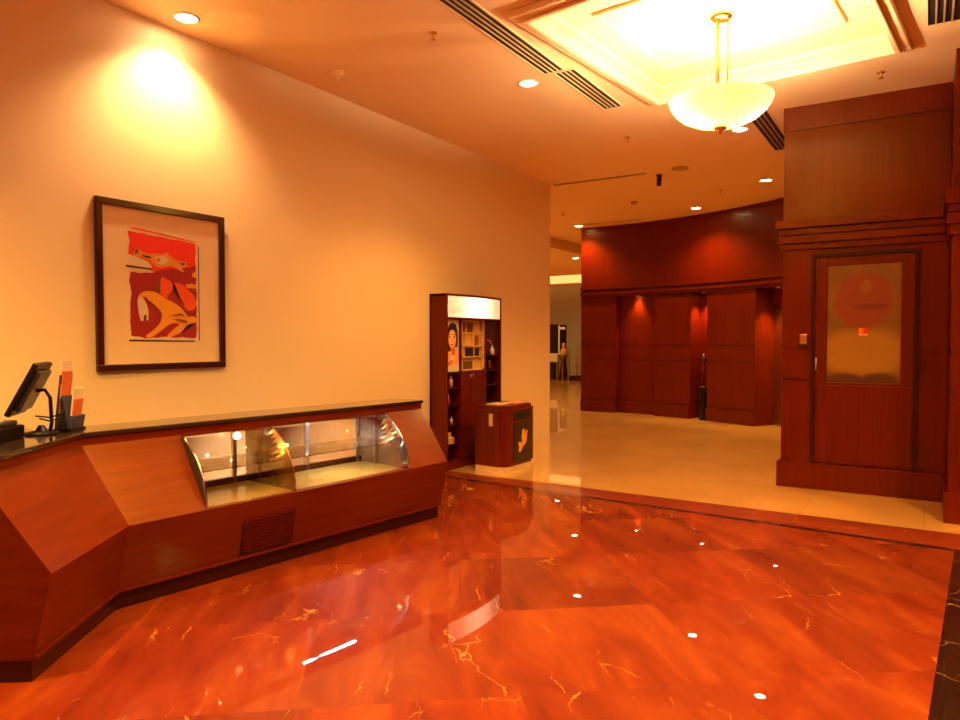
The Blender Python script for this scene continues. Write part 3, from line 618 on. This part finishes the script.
# middle column: pigeonhole rack above double doors
bk = plain('buff_panel', (.70, .42, .12), .5)
r = MB(); zt, zb = 1.74, 1.135; r.box(CXF-.06, CXF-.05, Ya+.012, Yb-.012, zb, zt); r.build('rack_back', bk, cab)
r = MB()
for z in (1.135, 1.29, 1.42, 1.575): r.box(CXF-.05, CXF-.012, Ya+.012, Yb-.012, z, z+.016)
r.box(CXF-.05, CXF-.012, Yb-.05, Yb-.012, zb, zt).box(CXF-.05, CXF-.012, Ya+.012, Ya+.05, zb, zt).box(CXF-.05, CXF-.012, 7.18, 7.2, 1.29, 1.70).box(CXF-.05, CXF-.012, 7.02, 7.035, 1.42, 1.72)
r.build('rack_shelf', bk, cab)
# dark packs in the rack
pk = [(6.90, 7.0, 1.592, .12, (.10, .02, .01)), (7.21, 7.30, 1.437, .115, (.30, .08, .03)), (7.055, 7.17, 1.592, .10, (.16, .03, .02)), (7.05, 7.31, 1.307, .10, (.03, .01, .01)), (6.90, 7.16, 1.152, .10, (.12, .06, .03))]
PL = ['dark red pack in the top left of the cabinet rack', 'russet pack in the right compartment of the cabinet rack', 'maroon pack beside the top left pack in the cabinet rack', 'wide black pack in the middle of the cabinet rack', 'brown pack on the bottom shelf of the cabinet rack']
for (ya, yb, z, h, col), lb in zip(pk, PL):
    tag(MB().box(CXF-.046, CXF-.015, ya, yb, z, z+h).build('gift_box', plain('pack', col, .4), bevel=.003), lb, 'box', 'packs in the cabinet rack')
for a0, a1, hy in ((Ya+.014, 7.106, 7.085), (7.110, Yb-.014, 7.135)):
    dd = MB().box(CXF-.02, CXF, a0, a1, .095, 1.125).build('cabinet_door', M['wood'], cab, bevel=.003)
    MB().tube([(CXF+.012, hy, 1.05), (CXF+.012, hy, 1.09)], .006).tube([(CXF, hy, 1.055), (CXF+.012, hy, 1.055)], .004).tube([(CXF, hy, 1.085), (CXF+.012, hy, 1.085)], .004).build('handle', M['chrome'], dd)
# left column shelves
for z in (.28, .50, .72, .93, 1.11):
    MB().box(CXB+.02, CXF-.01, Y0+.03, Ya-.012, z, z+.015).build('shelf', M['wood_dark'], cab)
for z in (.28, .50, .72, .93, 1.11, 1.30):
    MB().box(CXB+.02, CXF-.01, Yb+.012, Y1-.03, z, z+.015).build('shelf', M['wood_dark'], cab)
MB().box(CXF-.035, CXF-.025, Yb+.014, Y1-.032, 1.33, 1.745).build('backlit_panel', plain('dark_panel', (.05, .012, .012), .3), cab)
def bottle(y, z, h, r, col, cap, label, x=CXF-.05, group='bottles on the cabinet shelves'):
    t_ = thing('bottle', (x, y, z), label, 'bottle', group)
    MB().lathe([(0, 0), (r, 0), (r, h*.62), (r*.8, h*.70), (r*.35, h*.76), (r*.35, h*.8), (0, h*.8)], (x, y, z), 14).build('glass_body', plain('bottle_'+label[:10], col, .2, coat=.5), t_)
    MB().cyl((x, y, z), r*.5, h*.8, h, 12).build('cap', plain('cap_'+label[:10], cap, .4), t_)
bottle(6.65, .945, .14, .024, (.65, .06, .02), (.6, .3, .2), 'red bottle on the upper left shelf of the cosmetics cabinet')
bottle(6.75, .945, .14, .024, (.80, .32, .06), (.4, .3, .2), 'amber bottle on the upper left shelf of the cosmetics cabinet')
bottle(6.70, .735, .13, .022, (.30, .02, .03), (.25, .05, .05), 'dark crimson bottle on the second left shelf of the cosmetics cabinet')
bottle(6.66, .515, .09, .020, (.55, .45, .35), (.7, .6, .5), 'small pale bottle on the third left shelf, nearer the side panel')
bottle(6.76, .515, .09, .020, (.60, .42, .28), (.7, .6, .5), 'small pale bottle on the third left shelf, nearer the doors')
yb_ = plain('yellow_pack', (.75, .50, .14), .5)
tag(MB().box(CXF-.07, CXF-.02, 6.66, 6.78, .295, .37).build('gift_box', yb_, bevel=.004), 'yellow box lying on the lowest left shelf of the cabinet', 'box')
tag(MB().box(CXF-.06, CXF-.03, 6.66, 6.73, .3702, .43).build('gift_box', yb_, bevel=.004), 'smaller yellow box on top of the yellow box in the cabinet', 'box')
bottle(7.62, 1.3155, .11, .030, (.75, .62, .42), (.9, .8, .6), 'cream flask with white cap on the right shelf of the cabinet', x=CXF-.012-.005)
tag(MB().tube([(CXF-.02, 7.50, 1.50), (CXF-.012, 7.56, 1.49), (CXF-.02, 7.62, 1.44)], .010).build('lipstick_swatch', plain('pink_plastic', (.40, .10, .08), .4), cab), 'pink curved strip')
bottle(7.50, .945, .12, .022, (.28, .03, .02), (.15, .05, .04), 'deep red bottle on the right shelf of the cabinet, nearer the doors')
bottle(7.61, 1.125, .12, .022, (.22, .03, .03), (.30, .08, .06), 'maroon bottle on the right shelf below the dark panel')

# ================================================================ wooden display stand (kiosk)
ki = thing('display_stand', (-4.14, 7.2, 0), 'low cherry wood display stand with black flame poster in front of the cabinet', 'display stand')
kp = [(-4.40, 6.86)]+[(-4.10+.13*math.cos(a), 6.97+.13*math.sin(a)-.005) for a in [math.radians(x) for x in (-100, -80, -60, -40, -20, 0)]]+[(-3.97, 7.42), (-4.05, 7.42), (-4.05, 7.62), (-4.40, 7.62)]
MB().prism(kp, .06, .70).build('stand_body', M['wood'], ki)
MB().prism([(x*.998-.008, y) for x, y in kp], 0, .06).build('plinth', plain('cream_plinth', (.72, .52, .24), .4, coat=.3), ki)
MB().prism([(x+.0, y) for x, y in kp[:8]]+[(-4.40, 7.46)], .70, .755).build('top_tray', M['wood'], ki, bevel=.004)
MB().box(-3.97, -3.962, 6.99, 7.40, .09, .55).build('poster_panel', plain('black_poster', (.018, .006, .004), .3, coat=.3), ki)
MB().box(-3.97, -3.966, 6.99, 7.40, .58, .68).build('slot', plain('slot_black', (.012, .004, .003), .6), ki)
MB().box(-4.045-.003, -4.045, 7.44, 7.54, .58, .68).build('slot', plain('slot_black2', (.012, .004, .003), .6), ki)
fl = MB(); gold = plain('gold_ink', (.85, .40, .05), .4)
fyk = lambda x: 6.99+(x-500)/150*.41; fzk = lambda y: .55-(y-310)/295*.46
for k_, poly in enumerate(([(575, 365), (590, 362), (598, 420), (602, 380), (618, 375), (612, 430), (610, 460), (590, 490), (575, 470), (565, 420)], [(560, 455), (600, 470), (575, 500), (560, 530), (540, 528), (545, 490)], [(540, 450), (556, 460), (550, 492), (538, 480)])):
    fl.face([(-3.9612+k_*.0004, fyk(x), fzk(y)) for x, y in poly], gold)
fl.build('flame_motif', None, ki)
MB().box(-4.20, -4.15, 6.832, 6.842, .52, .66).build('notice', plain('buff_notice', (.75, .45, .16), .5), ki)
mg = [((-4.28, -4.10), (6.90, 7.12), (.80, .66, .32), 'pale yellow magazine lying on the display stand top'), ((-4.22, -4.02), (7.15, 7.38), (.85, .30, .10), 'orange magazine lying on the display stand top')]
for (xa, xb2), (ya, yb2), col, lb in mg:
    tag(MB().box(xa, xb2, ya, yb2, .7555, .766).build('magazine', plain('cover', col, .4), bevel=.002), lb, 'magazine')

# ================================================================ post in the niche
an = math.radians(69.4); q = (CC[0]+(RR+.06)*math.cos(an), CC[1]+(RR+.06)*math.sin(an), 0)
u = thing('floor_post', q, 'slim black post on a heavy cylindrical base standing in the lift wall niche', 'post')
MB().lathe([(0, 0), (.075, 0), (.085, .30), (.09, .60), (.075, .63), (.03, .645), (0, .645)], q, 24).build('base', M['blk'], u)
MB().cyl(q, .016, .64, 1.06, 14).build('pole', M['wood_dark'], u)
MB().lathe([(.0, 1.05), (.03, 1.055), (.033, 1.18), (.02, 1.20), (0, 1.205)], q, 16).build('grip', M['gry'], u)
MB().lathe([(0, 1.2), (.025, 1.215), (.022, 1.24), (0, 1.25)], q, 16).build('cap', M['chrome'], u)

# ================================================================ ceiling fittings
def downlight(x, y, label, z=H, r=.075, e=60, size=125, group='ceiling downlights', aim=None, col=WARM):
    t_ = thing('downlight', (x, y, z), label, 'downlight', group)
    MB().lathe([(r*1.25, 0), (r*1.22, -.008), (r*1.0, -.010), (r*.97, -.002)], (x, y, z), 28).build('trim_ring', M['white'], t_)
    MB().lathe([(0, -.005), (r*.97, -.004), (r*.97, -.001), (0, -.001)], (x, y, z), 28).build('lamp_face', M['lamp'], t_)
    spot(t_, (x, y, z-.03), e, size, aim=aim, col=col)
    return t_
downlight(-4.60, 3.27, 'downlight close above the framed print, washing the cream wall', e=42, size=122, col=(1, .66, .32))
downlight(-3.12, 5.76, 'downlight right of the long slatted air vent over the showcase', e=60)
downlight(-1.80, 8.27, 'downlight just behind the hanging glass bowl', e=60)
downlight(-2.04, 11.09, 'downlight nearest the wood block, in front of the curved wall', e=50)
downlight(-3.51, 12.75, 'downlight over the middle of the curved wood wall', e=46)
downlight(-6.10, 13.45, 'downlight over the left end of the curved wood wall', e=42)
downlight(-7.72, 16.85, 'downlight in the lowered ceiling beyond the wall corner', z=3.62, e=60)
# unseen fill downlights, added to brighten the hall
for x, y, e in ((-1.6, 2.6, 150), (1.4, 2.2, 110), (-3.3, .6, 140), (1.15, 4.9, 130), (-1.3, -1.2, 70), (1.6, -1.6, 50)):
    downlight(x, y, 'added unseen fill downlight over the hall in front of the counter', e=e, size=125)
for x, y in ((-10.5, 14.5), (-13.5, 17), (-12, 11)):
    downlight(x, y, 'one of the downlights over the far lobby', z=3.62, e=90, size=140)
for x, y in ((-11, 22.5), (-14.5, 22.5)):
    downlight(x, y, 'one of the downlights before the grey far wall', z=4.2, e=55, size=140)
# niche lamps
def niche(a, r, label, e, rr=.03, aimdz=-1):
    a = math.radians(a); x, y = CC[0]+r*math.cos(a), CC[1]+r*math.sin(a)
    t_ = thing('niche_light', (x, y, 2.40), label, 'spotlight', 'small spotlights under the cornice')
    MB().lathe([(.045, 0), (.045, -.012), (.034, -.014), (.034, -.004)], (x, y, 2.4), 20).build('trim_ring', M['steel'], t_)
    MB().lathe([(0, -.008), (.033, -.006), (.033, -.001), (0, -.001)], (x, y, 2.4), 20).build('lamp_face', M['lamp'], t_)
    spot(t_, (x, y, 2.375), e, 80, .7)
niche(70.1, RR+.17, 'small spotlight at the head of the niche with the black post', 30)
niche(82.4, RR+.065, 'small spotlight hidden above the broad recess at the left of the curved wall', 16)
niche(56.5, RR+.22, 'small spotlight over the gold lift door', 40)

# chandelier
cx, cyy = -1.345, 5.52
ch = thing('pendant_bowl_light', (cx, cyy, 3.10), 'alabaster glass bowl pendant on three brass rods below the ceiling coffer', 'chandelier')
MB().lathe([(0, 3.94), (.085, 3.94), (.085, 3.92), (.06, 3.90), (0, 3.895)], (cx, cyy, 0), 28).build('canopy', M['brass'], ch)
for k_ in range(3):
    a = 2*PI*k_/3+.4; rx, ry = cx+.05*math.cos(a), cyy+.05*math.sin(a)
    MB().tube([(rx, ry, 3.91), (rx, ry, 3.22)], .0075).build('rod', M['brass'], ch)
RB = .378
MB().lathe([(.02, 3.105), (.10, 3.112), (.20, 3.138), (.28, 3.178), (.335, 3.225), (.368, 3.275), (RB, 3.31), (RB-.012, 3.315)], (cx, cyy, 0), 48).build('bowl', M['bowl'], ch)
MB().lathe([(0, 3.05), (.012, 3.055), (.018, 3.075), (.045, 3.092), (.05, 3.108), (0, 3.115)], (cx, cyy, 0), 20).build('finial', M['brass'], ch)
MB().lathe([(0, 3.21), (.05, 3.215), (.06, 3.23), (0, 3.24)], (cx, cyy, 0), 20).build('lamp_hub', M['brass'], ch)
for k_ in range(2):
    a = math.radians(32.3+180*k_); x, y = cx+.20*math.cos(a), cyy+.20*math.sin(a)
    MB().tube([(cx, cyy, 3.23), (x, y, 3.23)], .006).build('lamp_arm', M['brass'], ch)
    MB().lathe([(0, -.03), (.02, -.02), (.028, .005), (.02, .03), (0, .038)], (x, y, 3.26), 14).build('bulb', M['lamp'], ch)
    point(ch, (x, y, 3.26), 100, (1, .76, .46), .035, 'bulb_glow')

# slatted air vents
def vent(x0, x1, y0, y1, label, n=4, along='y', z=H):
    t_ = thing('air_vent', ((x0+x1)/2, (y0+y1)/2, z), label, 'air vent', None)
    MB().box(x0, x1, y0, y1, z-.006, z-.0005).build('backing', M['darkvent'], t_)
    fm = MB(); w2 = .012
    fm.box(x0-w2, x0, y0-w2, y1+w2, z-.012, z-.0005).box(x1, x1+w2, y0-w2, y1+w2, z-.012, z-.0005).box(x0, x1, y0-w2, y0, z-.012, z-.0005).box(x0, x1, y1, y1+w2, z-.012, z-.0005); fm.build('frame', M['ceil'], t_)
    for i in range(1, n):
        if along == 'y': xx = x0+(x1-x0)*i/n; MB().box(xx-.006, xx+.006, y0, y1, z-.014, z-.006).build('slat', M['vent'], t_)
        else: yy = y0+(y1-y0)*i/n; MB().box(x0, x1, yy-.006, yy+.006, z-.014, z-.006).build('slat', M['vent'], t_)
vent(-2.88, -2.70, 3.2, 5.62, 'long slatted air vent left of the coffer, nearer length'); vent(-2.80, -2.62, 5.66, 6.80, 'shorter slatted air vent length left of the coffer, farther end')
vent(-1.62, -1.42, 7.65, 9.4, 'slatted air vent beside the wood block behind the glass bowl')
vent(-.03, .17, 4.6, 6.30, 'slatted air vent right of the coffer above the pillar')
vent(WX+.03, -3.38, 9.62+.06, 9.75, 'single slot air vent running from the wall corner', n=1, along='x')
vent(-6.1, -4.75, 13.30, 13.36, 'thin slot air vent along the curved wall top', n=1, along='x')
# small ceiling fittings
def sprinkler(x, y, label):
    t_ = thing('sprinkler', (x, y, H), label, 'sprinkler', None)
    MB().lathe([(0, 0), (.035, 0), (.033, -.008), (.012, -.012), (0, -.012)], (x, y, H), 16).build('escutcheon', M['brass'], t_)
    MB().lathe([(.010, -.012), (.009, -.04), (.004, -.05), (0, -.05)], (x, y, H), 10).build('head', M['brass'], t_)
    MB().lathe([(0, -.050), (.022, -.051), (.022, -.054), (0, -.055)], (x, y, H), 14).build('deflector', M['brass'], t_)
sprinkler(-3.234, 4.44, 'sprinkler head left of the long slatted air vent'); sprinkler(-2.973, 7.89, 'sprinkler head between two downlights beyond the vent end')
sprinkler(-2.78, 11.44, 'sprinkler head between the two downlights before the curved wall'); sprinkler(-5.73, 11.94, 'sprinkler head nearest the wall corner'); sprinkler(-.378, 7.18, 'sprinkler head in front of the wood block top')
t_ = thing('smoke_detector', (-4.41, 4.63, H), 'round smoke detector close to the cream wall above the counter', 'smoke detector')
MB().lathe([(0, 0), (.06, 0), (.06, -.02), (.045, -.035), (0, -.035)], (-4.41, 4.63, H), 20).build('housing', M['ceil'], t_); MB().lathe([(.02, -.035), (.022, -.06), (.008, -.075), (0, -.075)], (-4.41, 4.63, H), 14).build('sensor', M['ceil'], t_)
t_ = thing('smoke_detector', (-4.256, 11.64, H), 'round smoke detector above the left part of the curved wall', 'smoke detector')
MB().lathe([(0, 0), (.06, 0), (.06, -.02), (.045, -.035), (0, -.035)], (-4.256, 11.64, H), 20).build('housing', M['vent'], t_)
tag(MB().lathe([(0, 0), (.11, 0), (.11, -.015), (.09, -.022), (0, -.022)], (-2.89, 9.69, H), 24).build('ceiling_speaker', M['vent']), 'flat round ceiling speaker beside the black camera', 'speaker')
t_ = thing('security_camera', (-3.265, 9.94, H), 'small black security camera hanging from the ceiling', 'camera')
MB().lathe([(0, 0), (.045, 0), (.04, -.02), (.015, -.03), (.012, -.07), (0, -.07)], (-3.265, 9.94, H), 16).build('mount', M['blk'], t_)
MB().obox((-3.25, 9.90, H-.10), (.03, .012, 0), (-.02, .06, -.03), (0, .012, .03)).build('camera_body', M['blk'], t_, bevel=.006)
MB().tube([(-3.232, 9.835, H-.068), (-3.225, 9.815, H-.06)], .018, 12).build('lens', M['gry'], t_)

# ================================================================ far shop, seen past the corner
bm_ = plain('far_black', (.02, .01, .008), .3)
def V(x, y): return x, y
t_ = thing('shop_display', (-12.2, 24.7, 0), 'tall black display panel by the grey far wall', 'display')
MB().box(-12.40, -12.0, 24.6, 24.68, 0, 2.1).build('panel', bm_, t_); MB().box(-12.44, -11.96, 24.5, 24.78, 0, .05).build('foot', bm_, t_)
t_ = thing('standing_mirror', (-11.78, 24.55, 0), 'white edged tall mirror beside the black display panel', 'mirror')
MB().box(-11.93, -11.62, 24.52, 24.56, .9, 2.08).build('frame', M['blk'], t_); MB().box(-11.94, -11.89, 24.50, 24.519, 1.0, 2.06).box(-11.89, -11.66, 24.50, 24.519, 1.90, 2.0).build('bright_edge', plain('white_edge', (.85, .8, .7), .3), t_)
MB().box(-11.82, -11.75, 24.52, 24.56, 0, .9).box(-11.9, -11.65, 24.50, 24.66, 0, .04).build('stand', M['blk'], t_)
t_ = thing('dress_form', (-11.55, 24.15, 0), 'dark dressed display form with tan bust in front of the mirror', 'dress form')
MB().lathe([(0, 0), (.16, 0), (.15, .3), (.10, .65), (.13, .85), (0, .88)], (-11.55, 24.15, 0), 16).build('dark_skirt', bm_, t_)
MB().lathe([(0, .86), (.12, .87), (.15, 1.0), (.10, 1.15), (.04, 1.2), (.07, 1.26), (.06, 1.36), (0, 1.4)], (-11.55, 24.15, 0), 16).build('bust', plain('tan_bust', (.55, .25, .12), .6), t_)
t_ = thing('side_table', (-11.8, 23.6, 0), 'small table with white cloth by the cream wall corner', 'table')
MB().box(-11.98, -11.38, 23.3, 23.8, .95, 1.0).build('table_top', M['white'], t_)
MB().box(-11.98, -11.38, 23.29, 23.298, .70, 1.0).build('cloth_edge', M['white'], t_)
for x, y in ((-11.96, 23.32), (-11.43, 23.32), (-11.96, 23.76), (-11.43, 23.76)): MB().box(x, x+.03, y, y+.03, 0, .95).build('leg', M['brass'], t_)
t_ = thing('glass_showcase', (-10.6, 24.2, 0), 'low glass showcase along the grey far wall', 'showcase')
MB().box(-11.2, -9.7, 23.9, 24.5, 0, .18).build('plinth', M['frame'], t_); MB().box(-11.2, -9.7, 23.9, 24.5, .84, .88).build('top', M['deck'], t_)
for x, y in ((-11.2, 23.9), (-10.95, 23.9), (-10.45, 23.9), (-9.73, 23.9), (-11.2, 24.47), (-9.73, 24.47)): MB().box(x, x+.03, y, y+.03, .18, .84).build('post', M['steel'], t_)
MB().box(-11.18, -9.72, 23.91, 23.915, .18, .84).build('pane', M['glass'], t_); MB().box(-11.17, -9.73, 24.0, 24.45, .5, .51).build('shelf', M['deck'], t_)
# glowing cove above the far wall
t_ = thing('cove_light', (-12.4, 25.1, 3.7), 'curved glowing light cove at the head of the grey far wall', 'cove light')
cv = MB(); n = 16; pts = [(-17+12*i/n, 25.15-1.0*math.sin(PI*i/n)) for i in range(n+1)]
for (xa, ya), (xb, yb) in zip(pts, pts[1:]): cv.hull8([(xa, ya, 3.62), (xb, yb, 3.62), (xb, yb+.3, 3.62), (xa, ya+.3, 3.62)], [(xa, ya, 3.92), (xb, yb, 3.92), (xb, yb+.3, 3.92), (xa, ya+.3, 3.92)])
cv.build('glow_band', M['cove'], t_)
cv = MB()
for (xa, ya), (xb, yb) in zip(pts, pts[1:]): cv.hull8([(xa, ya-.06, 3.56), (xb, yb-.06, 3.56), (xb, yb+.36, 3.56), (xa, ya+.36, 3.56)], [(xa, ya-.06, 3.62), (xb, yb-.06, 3.62), (xb, yb+.36, 3.62), (xa, ya+.36, 3.62)])
cv.build('ledge', M['ceil'], t_)

# ================================================================ world, camera, view
wd = bpy.data.worlds.new('World'); SC.world = wd; wd.use_nodes = True
wd.node_tree.nodes['Background'].inputs[0].default_value = (1, .6, .3, 1); wd.node_tree.nodes['Background'].inputs[1].default_value = .1
cd = bpy.data.cameras.new('camera'); co = bpy.data.objects.new('camera', cd); COL.objects.link(co)
co.location = (0, 0, 1.5); co.rotation_euler = (math.radians(90-1.62), 0, math.radians(32.3)); cd.sensor_width = 36; cd.lens = 707/960*36
cd.clip_start = .05; cd.clip_end = 100
SC.camera = co
SC.view_settings.view_transform = 'Standard'; SC.view_settings.look = 'None'; SC.view_settings.gamma = 1; SC.view_settings.use_curve_mapping = False
SC.view_settings.exposure = 2.35
for o in bpy.data.objects:
    if '_m' in o: del o['_m']
